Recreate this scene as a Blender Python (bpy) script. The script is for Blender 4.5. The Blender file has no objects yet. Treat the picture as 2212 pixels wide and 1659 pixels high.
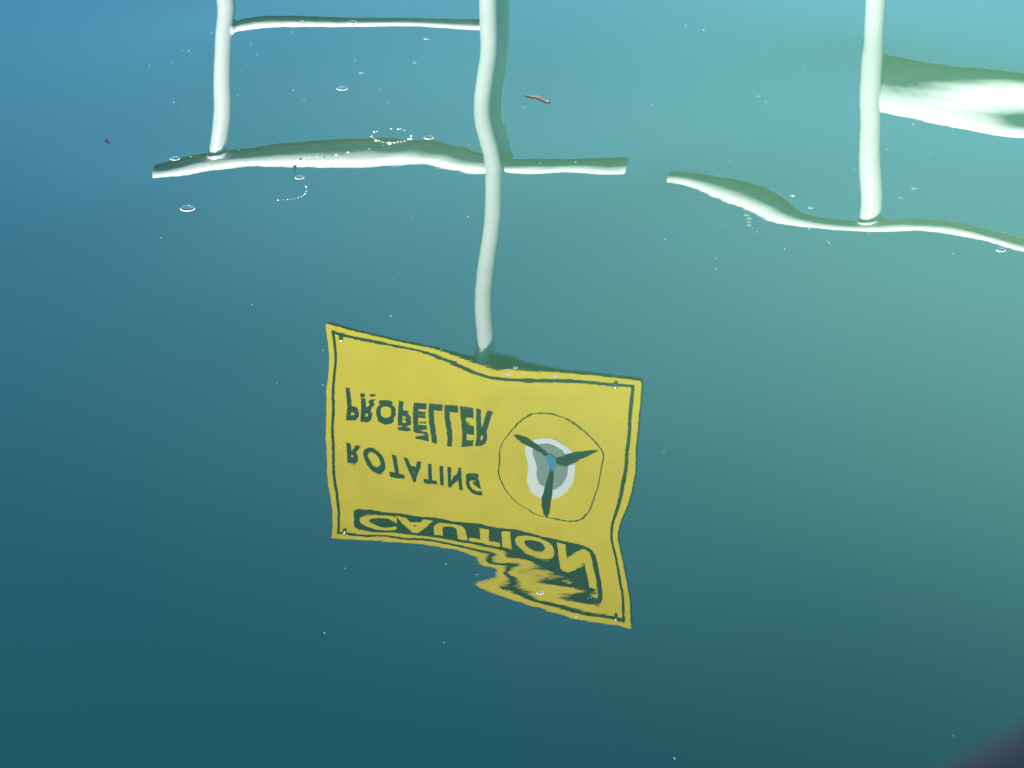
import bpy, bmesh, math, random
import numpy as np
from mathutils import Vector, Matrix
R = math.radians
SC = bpy.context.scene
COL = SC.collection

# ------------------------------------------------------------------ camera, sky, sun, exposure
CAM_H = 1.65
cd = bpy.data.cameras.new('camera'); cam = bpy.data.objects.new('camera', cd); COL.objects.link(cam)
cam.location = (0, 0, CAM_H); cam.rotation_euler = (R(90 - 23.5), 0, 0)
cd.sensor_fit = 'HORIZONTAL'; cd.sensor_width = 36.0; cd.lens = 36.0 * 7280 / 2212
cd.clip_start = 0.02; cd.clip_end = 6000
cd.dof.use_dof = True; cd.dof.focus_distance = 5.6; cd.dof.aperture_fstop = cd.lens / 4.2
SC.camera = cam

SUN_EL, SUN_AZ = 63.0, 206.0          # degrees; azimuth clockwise from +Y: behind the camera, to its left
w = bpy.data.worlds.new('World'); SC.world = w; w.use_nodes = True
nt = w.node_tree; nt.nodes.clear()
wo = nt.nodes.new('ShaderNodeOutputWorld'); bg = nt.nodes.new('ShaderNodeBackground'); sk = nt.nodes.new('ShaderNodeTexSky')
sk.sky_type = 'NISHITA'; sk.sun_disc = False; sk.sun_elevation = R(SUN_EL); sk.sun_rotation = R(SUN_AZ)
sk.air_density = 0.5; sk.dust_density = 0.0; sk.ozone_density = 5.0
bg.inputs['Strength'].default_value = 0.065
tn = nt.nodes.new('ShaderNodeMix'); tn.data_type = 'RGBA'; tn.blend_type = 'MULTIPLY'; tn.inputs[0].default_value = 1.0
tn.inputs[7].default_value = (0.57, 1.12, 0.96, 1)      # one even teal cast over the whole sky, as the picture's white balance gives it
nt.links.new(sk.outputs[0], tn.inputs[6]); nt.links.new(tn.outputs[2], bg.inputs[0]); nt.links.new(bg.outputs[0], wo.inputs[0])

sd = bpy.data.lights.new('sun', 'SUN'); sd.energy = 3.8; sd.angle = R(0.53); sd.color = (1.0, 0.96, 0.9)
sun = bpy.data.objects.new('sun', sd); COL.objects.link(sun)
sv = Vector((math.sin(R(SUN_AZ)) * math.cos(R(SUN_EL)), math.cos(R(SUN_AZ)) * math.cos(R(SUN_EL)), math.sin(R(SUN_EL))))
sun.rotation_euler = (-sv).to_track_quat('-Z', 'Y').to_euler(); sun.location = sv * 50

vs = SC.view_settings
vs.view_transform = 'Standard'; vs.look = 'None'; vs.gamma = 1.0; vs.use_curve_mapping = False
vs.exposure = 3.6
SC.cycles.max_bounces = 8; SC.cycles.transparent_max_bounces = 16
SC.cycles.caustics_reflective = False; SC.cycles.caustics_refractive = False
SC.cycles.sample_clamp_indirect = 10.0

# ------------------------------------------------------------------ helpers
def tag(o, label=None, cat=None, group=None, kind=None):
    if label: o['label'] = label
    if cat: o['category'] = cat
    if group: o['group'] = group
    if kind: o['kind'] = kind
    return o
def empty(name, loc=(0, 0, 0), rz=0.0):
    e = bpy.data.objects.new(name, None); e.empty_display_size = 0.1
    e.location = loc; e.rotation_euler = (0, 0, rz); COL.objects.link(e); return e
def link(name, me, mat, parent=None, smooth=True):
    o = bpy.data.objects.new(name, me); COL.objects.link(o)
    if mat and not me.materials: me.materials.append(mat)
    if smooth:
        me.polygons.foreach_set('use_smooth', [True] * len(me.polygons))
    if parent: o.parent = parent
    return o
def pydata(name, v, f, mat, parent=None, smooth=True):
    me = bpy.data.meshes.new(name); me.from_pydata([tuple(p) for p in v], [], f); me.update()
    return link(name, me, mat, parent, smooth)
def nodes(name):
    m = bpy.data.materials.new(name); m.use_nodes = True
    n = m.node_tree.nodes; b = n['Principled BSDF']
    return m, m.node_tree, b
def N(t, kind, **kw):
    n = t.nodes.new(kind)
    for k, v in kw.items(): setattr(n, k, v)
    return n
def paint(name, col, rough=0.4, var=0.12, scale=30.0, bump=0.0, spec=0.5, coat=0.0, col2=None):
    """paint or plastic: base colour broken up by two noises, uneven gloss, fine relief"""
    m, t, b = nodes(name)
    tc = N(t, 'ShaderNodeTexCoord'); n1 = N(t, 'ShaderNodeTexNoise'); n2 = N(t, 'ShaderNodeTexNoise')
    n1.inputs['Scale'].default_value = scale; n1.inputs['Detail'].default_value = 6
    n2.inputs['Scale'].default_value = scale * 0.22; n2.inputs['Detail'].default_value = 3
    t.links.new(tc.outputs['Object'], n1.inputs['Vector']); t.links.new(tc.outputs['Object'], n2.inputs['Vector'])
    mx = N(t, 'ShaderNodeMix', data_type='RGBA'); c2 = col2 or tuple(c * (1 - var) for c in col)
    mx.inputs[6].default_value = (*col, 1); mx.inputs[7].default_value = (*c2, 1)
    ad = N(t, 'ShaderNodeMath', operation='MULTIPLY'); t.links.new(n1.outputs['Fac'], ad.inputs[0]); t.links.new(n2.outputs['Fac'], ad.inputs[1])
    mr = N(t, 'ShaderNodeMapRange'); mr.inputs[1].default_value = 0.12; mr.inputs[2].default_value = 0.42
    t.links.new(ad.outputs[0], mr.inputs[0]); t.links.new(mr.outputs[0], mx.inputs[0]); t.links.new(mx.outputs[2], b.inputs['Base Color'])
    rr = N(t, 'ShaderNodeMapRange'); rr.inputs[3].default_value = rough * 0.75; rr.inputs[4].default_value = min(1, rough * 1.3)
    t.links.new(n1.outputs['Fac'], rr.inputs[0]); t.links.new(rr.outputs[0], b.inputs['Roughness'])
    b.inputs['Specular IOR Level'].default_value = spec; b.inputs['Coat Weight'].default_value = coat
    if bump:
        bp = N(t, 'ShaderNodeBump'); bp.inputs['Strength'].default_value = bump; bp.inputs['Distance'].default_value = 0.002
        t.links.new(n1.outputs['Fac'], bp.inputs['Height']); t.links.new(bp.outputs[0], b.inputs['Normal'])
    return m
RIPPLES = """
0 0 0 0 0 0 0 0 0 0 0 0 0 0 0 0 0 0 0 0 0 0 0 0 0 0 0 0 0 0 0 0 0 0 0 0 0 0 0 0 0 0 0 0 0 0 0 0 0 0 0 0 0 0 0 0 0 0 0 0 0 0 0 0 0 0 0 0 0 0 0 0 0 0 0
0 0 0 0 0 0 0 0 0 0 0 0 0 0 0 0 0 0 0 0 0 0 0 0 0 0 0 0 0 0 0 0 0 0 0 0 0 0 0 0 0 0 0 0 0 0 0 0 0 0 0 0 0 0 0 0 0 0 0 0 0 0 0 0 0 0 0 0 0 0 0 0 0 0 0
0 0 0 0 0 0 0 0 0 0 0 0 0 0 0 0 0 0 0 0 0 0 0 0 0 0 0 0 0 0 0 0 0 0 0 0 0 0 0 0 0 0 0 0 0 0 0 0 0 0 0 0 0 0 0 0 0 0 0 0 0 0 0 0 0 0 0 0 0 0 0 0 0 0 0
0 0 0 0 0 0 0 0 0 -1 -1 -1 -1 -1 -1 -1 0 0 0 0 0 1 1 1 2 2 3 3 3 4 4 5 5 6 7 8 9 10 11 11 12 13 13 12 12 11 9 8 7 5 4 3 2 1 0 -1 -3 -5 -6 -8 -10 -12 -13 -13 -13 -13 -11 -9 -6 -4 -2 -1 0 0 0
0 0 0 0 0 0 -1 -1 -1 -2 -2 -2 -2 -2 -2 -2 -2 -1 0 0 1 2 3 4 6 7 8 9 10 12 13 15 17 19 21 24 27 30 33 36 38 40 40 39 37 34 30 25 21 16 12 9 6 3 -1 -5 -9 -14 -20 -26 -32 -37 -40 -42 -42 -39 -34 -28 -20 -13 -6 -2 0 0 0
0 0 0 0 0 -1 -1 -2 -3 -3 -4 -4 -4 -4 -4 -4 -3 -2 -1 1 2 4 7 9 11 14 16 18 21 24 27 30 33 38 42 48 54 60 66 72 77 80 80 78 74 68 60 51 41 33 25 18 11 5 -1 -9 -18 -28 -39 -51 -63 -73 -81 -84 -84 -79 -69 -56 -42 -26 -13 -4 0 0 0
0 0 0 0 -1 -1 -2 -3 -4 -5 -6 -7 -7 -7 -7 -6 -5 -3 -1 1 4 7 11 14 18 22 26 30 34 39 43 48 54 61 69 77 87 98 108 117 125 130 131 128 121 110 97 82 67 53 40 29 18 9 -2 -14 -28 -44 -63 -83 -102 -119 -131 -138 -137 -129 -114 -93 -69 -44 -23 -7 0 0 0
0 0 0 0 -1 -2 -3 -5 -6 -8 -9 -10 -10 -10 -10 -9 -7 -5 -2 2 6 10 15 21 26 32 38 43 49 56 62 70 78 88 98 111 125 140 155 169 181 188 190 186 176 160 140 118 96 75 56 40 26 13 -1 -18 -38 -62 -89 -118 -147 -172 -190 -200 -200 -188 -167 -136 -101 -65 -34 -11 0 0 0
0 0 0 0 -1 -3 -4 -6 -8 -10 -12 -13 -14 -14 -13 -12 -10 -7 -3 2 8 14 20 28 35 43 50 58 66 74 83 93 104 116 130 147 165 186 206 226 242 253 256 251 237 215 188 157 126 98 73 53 35 18 1 -20 -47 -79 -116 -155 -195 -229 -256 -270 -270 -255 -226 -186 -138 -90 -46 -15 0 0 0
0 0 0 -1 -2 -4 -6 -8 -11 -13 -15 -17 -18 -18 -17 -16 -13 -9 -4 2 9 17 26 35 44 54 64 74 84 94 105 117 131 146 163 184 207 233 259 285 308 323 329 322 304 275 238 198 157 121 89 64 44 25 5 -20 -52 -93 -140 -192 -244 -291 -327 -347 -348 -329 -292 -239 -178 -116 -60 -20 0 0 0
0 0 0 -1 -2 -4 -7 -10 -13 -16 -19 -21 -22 -23 -22 -20 -16 -12 -5 2 11 21 31 42 54 66 78 90 102 114 128 142 158 176 196 221 248 279 313 346 376 397 406 400 377 339 291 239 187 141 103 75 53 33 12 -16 -53 -102 -160 -226 -293 -354 -402 -430 -433 -410 -363 -297 -221 -143 -74 -24 0 0 0
0 0 0 -1 -3 -5 -8 -12 -16 -19 -22 -25 -27 -27 -27 -24 -21 -15 -7 2 12 24 37 50 64 78 92 106 120 135 150 167 185 205 229 256 288 325 365 406 445 474 489 483 455 408 346 278 213 157 114 83 62 44 22 -7 -48 -104 -174 -254 -338 -417 -479 -517 -522 -495 -437 -357 -263 -169 -87 -28 0 0 0
0 0 0 -1 -3 -6 -10 -14 -18 -23 -27 -30 -32 -33 -32 -30 -25 -19 -10 1 13 27 42 58 74 90 106 123 139 156 173 191 212 234 260 290 326 367 414 463 512 552 575 572 540 481 402 316 235 168 121 91 72 56 37 9 -35 -96 -176 -272 -376 -476 -557 -606 -616 -583 -513 -415 -303 -193 -98 -32 0 0 0
0 0 0 -1 -3 -7 -11 -16 -21 -26 -31 -35 -38 -39 -38 -36 -31 -23 -13 -1 13 30 47 65 84 103 121 140 158 177 196 216 238 262 290 322 360 405 457 515 574 627 662 666 632 558 457 348 249 173 124 97 83 72 57 30 -12 -76 -164 -275 -400 -524 -628 -694 -709 -670 -584 -466 -335 -210 -106 -34 0 0 0
0 0 0 -1 -4 -8 -13 -18 -24 -30 -36 -40 -44 -46 -45 -43 -37 -29 -17 -3 13 32 52 73 94 115 136 157 177 197 218 240 263 289 318 352 391 439 494 558 627 694 744 761 727 640 511 373 253 170 125 105 96 91 80 59 20 -42 -134 -256 -402 -553 -686 -773 -795 -747 -642 -502 -354 -218 -109 -34 0 0 0
0 0 0 -1 -4 -9 -14 -21 -27 -34 -40 -46 -50 -53 -53 -50 -45 -35 -23 -7 12 34 57 81 105 128 152 174 196 218 240 263 287 314 344 378 418 466 523 591 667 746 814 847 821 721 562 387 248 165 127 113 111 111 107 94 63 6 -83 -210 -372 -551 -716 -829 -859 -800 -673 -513 -353 -214 -105 -33 0 0 0
0 0 0 -2 -5 -10 -16 -23 -30 -38 -46 -52 -58 -61 -62 -59 -53 -43 -29 -11 11 35 61 88 115 142 167 192 215 239 262 285 310 337 367 401 441 487 543 611 690 776 858 911 899 792 606 389 239 163 132 123 124 131 137 135 115 69 -11 -132 -300 -501 -699 -840 -880 -808 -661 -489 -328 -195 -95 -30 0 0 0
0 0 0 -2 -5 -10 -17 -25 -33 -42 -51 -59 -65 -70 -72 -70 -63 -53 -37 -16 8 36 66 96 127 156 184 210 235 259 283 307 333 360 389 422 459 502 554 617 692 777 865 931 935 827 636 384 237 171 142 130 134 149 168 180 174 143 81 -23 -180 -388 -608 -772 -821 -741 -586 -420 -277 -164 -80 -25 0 0 0
0 0 0 -2 -6 -11 -18 -27 -36 -46 -56 -66 -74 -80 -83 -81 -75 -64 -46 -24 4 36 70 104 138 171 201 229 254 279 303 328 354 381 409 440 473 511 555 608 673 747 825 889 897 798 622 388 250 184 148 132 137 163 198 226 236 225 187 111 -20 -208 -423 -584 -637 -567 -437 -310 -204 -121 -59 -19 0 0 0
0 0 0 -2 -6 -12 -20 -29 -39 -50 -62 -73 -83 -91 -95 -94 -89 -77 -58 -32 -1 35 73 113 151 187 219 248 274 299 323 348 374 401 428 456 484 514 548 587 633 686 739 777 771 685 539 377 255 181 141 123 133 173 225 267 295 309 300 254 159 22 -140 -257 -303 -280 -226 -168 -116 -71 -35 -11 0 0 0
0 0 0 -2 -6 -12 -20 -30 -42 -54 -67 -81 -93 -102 -108 -109 -104 -92 -71 -43 -8 33 77 122 165 205 239 268 294 318 341 366 392 419 445 470 492 513 532 553 576 598 613 610 573 493 384 293 200 134 106 105 129 181 244 297 341 382 403 384 324 242 171 125 92 50 7 -16 -22 -18 -11 -4 0 0 0
0 0 0 -2 -6 -12 -21 -31 -44 -58 -73 -88 -102 -115 -123 -126 -122 -109 -87 -56 -17 29 80 132 181 225 262 291 314 336 358 382 409 437 463 484 499 508 511 510 505 493 465 412 332 240 168 122 63 33 43 83 133 191 250 309 372 432 475 486 461 426 422 424 401 318 210 123 65 32 13 4 0 0 0
0 0 0 -2 -6 -12 -21 -32 -45 -60 -77 -95 -113 -128 -139 -144 -141 -129 -106 -71 -27 25 83 142 199 248 287 315 335 352 371 394 423 453 480 499 506 500 484 460 426 379 311 216 96 -15 -50 -47 -81 -74 -19 65 143 205 261 323 396 468 527 564 573 569 577 586 563 476 350 230 138 74 34 10 0 0 0
0 0 0 -2 -5 -12 -20 -31 -45 -62 -81 -102 -123 -142 -157 -164 -163 -151 -126 -89 -39 20 85 153 218 273 315 343 357 366 379 401 433 468 499 515 512 490 453 404 343 266 168 45 -89 -193 -205 -170 -166 -129 -46 59 153 224 283 345 418 495 564 618 648 653 651 646 618 540 423 297 189 107 50 15 0 0 0
0 0 0 -1 -5 -11 -19 -30 -44 -62 -83 -107 -132 -156 -175 -186 -187 -175 -149 -107 -51 15 88 164 237 299 345 373 381 379 381 401 437 482 519 532 517 475 416 344 260 162 46 -85 -211 -292 -298 -259 -215 -140 -39 71 170 248 310 372 439 513 586 646 681 683 672 653 616 544 442 326 217 127 61 19 0 0 0
0 0 0 -1 -4 -9 -16 -27 -41 -60 -84 -111 -141 -170 -195 -211 -214 -202 -173 -126 -62 14 94 175 253 323 376 404 407 390 378 391 435 494 539 547 515 453 372 281 180 69 -52 -176 -282 -343 -346 -305 -237 -131 -14 100 200 279 341 397 456 521 589 650 683 680 663 632 583 515 426 324 223 135 66 21 0 0 0
0 0 0 -1 -3 -7 -13 -23 -37 -56 -81 -112 -147 -183 -214 -237 -243 -230 -196 -143 -68 19 106 185 262 340 402 430 428 403 373 373 425 500 553 552 501 418 320 215 105 -10 -127 -236 -322 -367 -365 -320 -239 -116 19 141 240 316 373 420 466 517 575 630 666 664 639 594 537 470 391 303 214 132 66 21 0 0 0
0 0 0 0 -1 -4 -9 -17 -30 -49 -75 -109 -149 -192 -233 -264 -275 -261 -219 -154 -67 37 128 191 258 345 418 443 431 415 374 348 411 492 548 534 463 365 258 147 35 -78 -185 -278 -345 -377 -369 -321 -234 -96 58 190 288 357 405 440 470 503 544 590 632 649 611 549 486 419 348 272 195 123 62 20 0 0 0
0 0 0 0 0 0 -3 -9 -20 -38 -65 -101 -146 -197 -249 -290 -310 -297 -244 -157 -52 67 164 185 246 331 405 436 399 418 379 331 397 451 500 473 394 293 186 78 -31 -136 -232 -309 -360 -379 -366 -319 -226 -70 103 240 336 399 436 457 469 482 503 538 585 622 581 508 437 370 304 238 172 109 56 18 0 0 0
0 0 0 1 3 4 4 1 -8 -24 -50 -86 -135 -194 -257 -313 -346 -338 -275 -156 -15 104 199 160 231 294 341 399 339 371 359 329 360 368 386 359 292 204 107 7 -92 -187 -270 -335 -374 -381 -361 -311 -210 -41 145 285 381 438 465 471 465 458 459 482 531 577 549 472 392 323 262 204 148 95 49 16 0 0 0
0 0 0 2 5 10 13 13 7 -6 -29 -65 -116 -181 -256 -328 -377 -380 -316 -174 12 141 207 125 173 249 272 333 295 275 267 251 270 275 238 210 168 104 24 -63 -150 -231 -300 -354 -386 -388 -356 -291 -179 -11 173 318 416 471 490 483 460 435 420 429 471 530 512 432 349 281 225 175 127 81 42 14 0 0 0
0 0 0 3 8 16 23 27 25 16 -4 -37 -87 -155 -238 -327 -398 -417 -359 -219 -21 104 176 128 148 189 208 260 234 173 138 126 147 125 77 57 40 1 -58 -130 -203 -268 -321 -361 -389 -393 -353 -263 -143 16 189 337 438 492 504 488 454 417 391 389 424 483 460 382 306 245 195 151 109 69 36 12 0 0 0
0 0 0 4 12 23 34 43 47 43 27 -2 -48 -114 -202 -304 -398 -440 -385 -217 1 112 168 161 160 142 122 167 149 80 11 3 18 -61 -87 -82 -78 -96 -137 -191 -248 -295 -329 -351 -367 -377 -345 -241 -120 29 192 339 441 492 501 481 446 406 376 372 401 434 395 326 265 215 172 133 95 61 31 10 0 0 0
0 0 0 5 16 30 46 61 71 74 64 40 -1 -61 -145 -252 -367 -438 -393 -208 9 136 182 183 159 123 44 66 64 -3 -95 -124 -148 -221 -225 -199 -181 -183 -206 -241 -278 -307 -319 -317 -311 -313 -304 -220 -120 12 172 315 413 460 470 456 431 402 380 377 393 394 336 278 233 193 156 121 86 54 28 9 0 0 0
0 0 0 6 19 38 59 81 99 109 107 90 55 1 -72 -170 -294 -398 -379 -172 45 142 185 190 141 97 6 -6 -8 -60 -166 -235 -318 -355 -329 -296 -271 -259 -263 -275 -288 -294 -284 -258 -227 -206 -217 -185 -125 -27 122 252 337 381 399 406 406 404 404 408 402 369 306 252 214 180 147 114 81 51 26 8 0 0 0
0 0 0 7 23 46 73 102 128 147 156 148 120 72 8 -71 -179 -310 -320 -120 56 141 164 146 90 82 3 -44 -66 -77 -213 -357 -446 -438 -408 -383 -354 -328 -307 -289 -272 -251 -218 -169 -124 -96 -110 -108 -94 -46 46 133 198 246 285 327 365 408 446 464 437 376 309 251 209 176 144 112 80 50 25 8 0 0 0
0 0 0 9 27 54 87 123 158 188 208 212 193 151 91 24 -53 -184 -209 -68 75 152 154 64 -33 49 -3 -71 -87 -88 -285 -451 -468 -477 -480 -464 -429 -388 -340 -288 -237 -180 -125 -61 -7 22 22 -1 -38 -54 -52 -29 13 72 144 225 313 407 488 523 487 417 340 273 221 183 149 115 82 51 26 8 0 0 0
0 0 0 10 31 62 100 143 187 229 262 280 275 242 179 105 41 -74 -136 -53 92 160 117 -24 -151 -32 -48 -101 -111 -171 -369 -491 -497 -520 -542 -530 -492 -437 -368 -288 -205 -116 -39 34 93 127 137 92 10 -65 -129 -157 -136 -71 24 136 263 394 502 551 527 463 383 308 248 201 161 124 88 55 27 9 0 0 0
0 0 0 11 35 69 113 162 215 268 315 350 362 342 284 192 104 -65 -118 -24 96 116 5 -116 -202 -143 -142 -175 -186 -284 -449 -549 -573 -590 -602 -587 -546 -483 -403 -308 -203 -94 5 86 148 187 198 151 57 -53 -153 -210 -208 -148 -47 82 227 372 488 548 544 494 421 347 281 227 179 136 96 60 30 10 0 0 0
0 0 0 12 38 75 123 179 240 303 364 416 447 445 399 298 122 -42 -60 -5 77 22 -100 -192 -249 -248 -278 -308 -325 -414 -534 -632 -669 -675 -666 -641 -596 -530 -448 -351 -239 -118 0 97 164 206 222 190 102 -21 -133 -202 -213 -165 -70 59 205 347 461 528 541 509 451 383 316 256 202 152 107 66 33 11 0 0 0
0 0 0 13 40 81 132 193 260 332 405 472 522 537 497 392 179 15 -25 -17 65 -81 -227 -282 -348 -350 -398 -430 -464 -541 -639 -728 -765 -760 -733 -695 -644 -581 -504 -414 -308 -185 -50 75 162 208 236 217 137 21 -86 -156 -175 -140 -57 60 194 326 434 503 529 515 472 414 350 287 227 172 120 74 37 12 0 0 0
0 0 0 13 42 84 139 203 275 353 434 512 576 604 561 417 236 90 6 -40 -67 -229 -357 -421 -489 -432 -483 -540 -593 -653 -744 -823 -850 -834 -795 -746 -692 -633 -566 -491 -400 -286 -141 23 160 224 248 229 159 64 -26 -90 -114 -92 -25 75 193 311 412 482 517 517 488 440 381 318 254 193 135 84 42 13 0 0 0
0 0 0 14 43 87 143 209 283 364 449 532 600 629 576 393 183 23 -120 -201 -315 -405 -472 -542 -576 -490 -555 -620 -687 -741 -829 -898 -914 -890 -844 -791 -738 -685 -631 -573 -505 -411 -272 -75 145 276 259 227 178 114 43 -16 -45 -35 15 98 199 304 398 469 510 521 504 466 412 349 283 216 152 94 47 15 0 0 0
0 0 0 14 43 87 144 210 285 366 450 530 591 607 540 371 172 -12 -190 -331 -454 -518 -551 -587 -595 -555 -600 -665 -724 -773 -878 -943 -953 -925 -879 -828 -778 -733 -692 -654 -609 -543 -430 -232 61 323 288 260 230 182 118 58 21 20 55 122 210 305 393 464 511 530 523 492 443 382 312 240 170 106 53 17 0 0 0
0 0 0 14 43 87 142 208 281 358 437 507 553 552 480 338 157 -36 -225 -390 -507 -568 -592 -604 -606 -609 -641 -691 -739 -794 -889 -952 -964 -941 -899 -853 -809 -773 -746 -725 -703 -664 -585 -426 -141 242 384 397 345 274 196 125 78 65 89 144 222 310 396 469 521 547 548 523 478 416 344 266 189 118 60 19 0 0 0
0 0 0 13 42 85 138 201 270 342 411 469 498 484 414 292 130 -54 -237 -396 -509 -573 -600 -609 -616 -636 -665 -703 -746 -805 -879 -935 -952 -938 -905 -866 -831 -804 -788 -782 -777 -760 -708 -588 -351 75 472 586 494 377 269 181 121 98 112 160 233 318 405 482 539 573 580 560 517 454 378 295 210 132 67 21 0 0 0
0 0 0 13 40 81 132 191 255 319 378 421 437 415 349 241 97 -67 -233 -377 -484 -552 -587 -604 -620 -643 -672 -705 -748 -802 -860 -906 -927 -923 -900 -870 -841 -821 -814 -819 -827 -823 -780 -659 -397 35 415 617 587 460 327 218 145 114 123 168 240 328 419 502 568 609 621 605 562 498 416 326 233 146 74 24 0 0 0
0 0 0 12 38 77 124 179 236 291 339 370 376 350 288 191 66 -77 -221 -349 -449 -519 -562 -590 -613 -638 -667 -700 -742 -789 -836 -875 -897 -900 -886 -864 -841 -826 -823 -832 -847 -847 -796 -646 -360 9 329 563 598 495 354 231 148 111 118 165 242 337 438 531 606 655 673 659 616 547 459 359 257 162 82 26 0 0 0
0 0 0 11 36 71 115 164 214 261 299 320 319 291 233 147 38 -84 -208 -320 -413 -482 -532 -567 -596 -624 -653 -688 -727 -769 -810 -843 -866 -873 -867 -852 -833 -818 -814 -821 -835 -833 -772 -598 -331 -35 274 492 547 471 338 213 125 87 97 150 237 345 459 567 654 713 737 724 678 603 506 396 284 179 90 29 0 0 0
0 0 0 10 33 65 105 148 192 230 259 273 268 239 186 110 16 -89 -194 -293 -378 -446 -499 -540 -573 -603 -635 -669 -706 -744 -781 -812 -835 -847 -846 -836 -819 -801 -789 -787 -792 -786 -730 -558 -336 -77 232 415 458 395 278 161 76 40 57 121 223 349 483 609 713 783 813 801 749 665 557 436 312 196 99 32 0 0 0
0 0 0 9 30 59 94 132 169 201 223 232 223 195 147 80 -2 -91 -183 -270 -347 -412 -466 -509 -546 -579 -611 -645 -681 -717 -751 -782 -805 -820 -825 -819 -802 -778 -752 -731 -719 -708 -675 -534 -367 -115 165 312 339 282 181 76 -1 -29 -3 76 199 349 509 660 784 867 903 889 830 734 613 478 341 214 108 35 0 0 0
0 0 0 9 27 53 84 116 147 173 190 194 184 157 114 55 -15 -93 -172 -249 -319 -381 -433 -478 -516 -551 -585 -618 -653 -687 -721 -751 -777 -795 -805 -802 -786 -755 -711 -662 -622 -598 -588 -527 -405 -189 47 175 197 145 57 -35 -102 -122 -83 14 162 343 536 718 867 966 1006 988 918 808 671 520 370 231 117 37 0 0 0
0 0 0 8 24 46 73 101 127 148 160 162 151 126 87 35 -26 -93 -163 -231 -295 -352 -403 -447 -486 -521 -556 -589 -623 -656 -689 -720 -748 -770 -784 -787 -772 -736 -674 -592 -509 -456 -473 -552 -474 -293 -101 16 41 -1 -80 -164 -223 -235 -184 -67 110 329 563 784 963 1079 1123 1097 1011 883 728 562 397 248 125 40 0 0 0
0 0 0 7 21 40 64 87 109 125 135 134 123 100 65 19 -34 -93 -154 -215 -272 -326 -374 -416 -455 -491 -525 -558 -591 -624 -657 -689 -719 -745 -764 -772 -761 -724 -650 -540 -412 -333 -411 -553 -529 -392 -240 -139 -110 -145 -219 -300 -356 -362 -303 -169 39 302 589 858 1071 1204 1248 1209 1104 956 782 600 422 262 131 42 0 0 0
0 0 0 6 18 35 55 75 92 106 112 111 99 78 47 7 -40 -92 -146 -200 -252 -301 -346 -387 -425 -460 -494 -526 -559 -591 -624 -656 -688 -718 -742 -757 -752 -719 -644 -521 -371 -276 -386 -530 -546 -460 -349 -267 -240 -270 -345 -431 -489 -496 -435 -290 -53 260 609 936 1190 1338 1374 1316 1189 1020 829 631 440 271 135 43 0 0 0
0 0 0 5 15 30 47 63 78 89 93 90 80 60 32 -3 -44 -90 -137 -186 -233 -278 -320 -359 -395 -429 -462 -493 -525 -557 -589 -622 -656 -689 -718 -739 -744 -718 -651 -536 -389 -280 -379 -492 -526 -487 -415 -353 -333 -365 -447 -545 -613 -629 -575 -427 -167 199 618 1014 1311 1467 1486 1404 1257 1070 862 650 450 276 137 43 0 0 0
0 0 0 4 13 25 40 53 65 74 77 74 63 46 21 -10 -47 -87 -129 -172 -215 -256 -294 -331 -365 -398 -429 -460 -491 -522 -554 -587 -621 -656 -689 -717 -731 -718 -665 -565 -430 -306 -340 -431 -480 -479 -439 -395 -387 -431 -520 -629 -718 -757 -715 -568 -296 115 608 1081 1422 1569 1560 1457 1296 1097 876 654 449 273 135 43 0 0 0
0 0 0 4 11 21 33 45 55 61 63 59 50 34 12 -16 -48 -83 -121 -159 -197 -234 -270 -304 -336 -367 -397 -427 -456 -486 -517 -549 -583 -618 -654 -688 -711 -712 -675 -587 -449 -298 -278 -353 -410 -432 -426 -413 -426 -483 -572 -682 -810 -881 -848 -697 -421 11 570 1120 1490 1612 1575 1459 1295 1090 862 638 435 264 130 41 0 0 0
0 0 0 3 9 18 28 37 45 50 51 47 39 24 5 -19 -48 -79 -112 -146 -180 -214 -247 -278 -308 -337 -365 -393 -421 -449 -478 -509 -542 -576 -612 -648 -678 -692 -669 -588 -442 -269 -224 -274 -333 -373 -399 -424 -465 -537 -638 -763 -923 -1004 -971 -807 -529 -104 506 1116 1471 1569 1519 1400 1240 1037 814 600 409 248 122 39 0 0 0
0 0 0 3 8 15 23 31 37 41 41 38 30 17 0 -22 -47 -74 -103 -133 -164 -194 -223 -252 -280 -306 -333 -359 -385 -411 -439 -467 -497 -529 -562 -596 -628 -648 -637 -563 -416 -247 -179 -211 -270 -321 -368 -423 -495 -595 -732 -898 -1061 -1126 -1078 -908 -630 -199 442 1064 1366 1451 1402 1280 1119 932 732 542 371 226 112 35 0 0 0
0 0 0 2 6 12 19 25 31 33 33 30 22 11 -4 -23 -44 -68 -94 -121 -148 -174 -201 -227 -252 -276 -300 -324 -348 -373 -398 -424 -450 -478 -506 -534 -559 -577 -570 -505 -360 -229 -174 -192 -233 -278 -334 -413 -519 -657 -841 -1056 -1217 -1250 -1162 -968 -663 -206 414 963 1226 1302 1252 1123 958 792 629 471 326 199 99 31 0 0 0
0 0 0 2 5 10 16 21 25 27 27 23 17 7 -7 -23 -42 -62 -85 -108 -131 -155 -179 -202 -224 -246 -268 -290 -312 -334 -356 -379 -401 -424 -445 -462 -475 -477 -461 -406 -279 -219 -226 -220 -221 -240 -292 -389 -536 -722 -947 -1201 -1368 -1362 -1217 -966 -617 -135 424 867 1098 1157 1097 961 797 651 521 396 277 171 85 27 0 0 0
0 0 0 1 4 8 13 17 20 22 21 18 12 3 -8 -22 -38 -56 -75 -95 -116 -136 -157 -177 -197 -216 -236 -255 -275 -294 -314 -333 -351 -367 -380 -386 -382 -362 -322 -265 -224 -259 -291 -260 -219 -204 -239 -347 -536 -785 -1054 -1316 -1481 -1442 -1236 -913 -523 -29 457 810 993 1027 955 820 668 536 425 324 228 142 71 23 0 0 0
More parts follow.
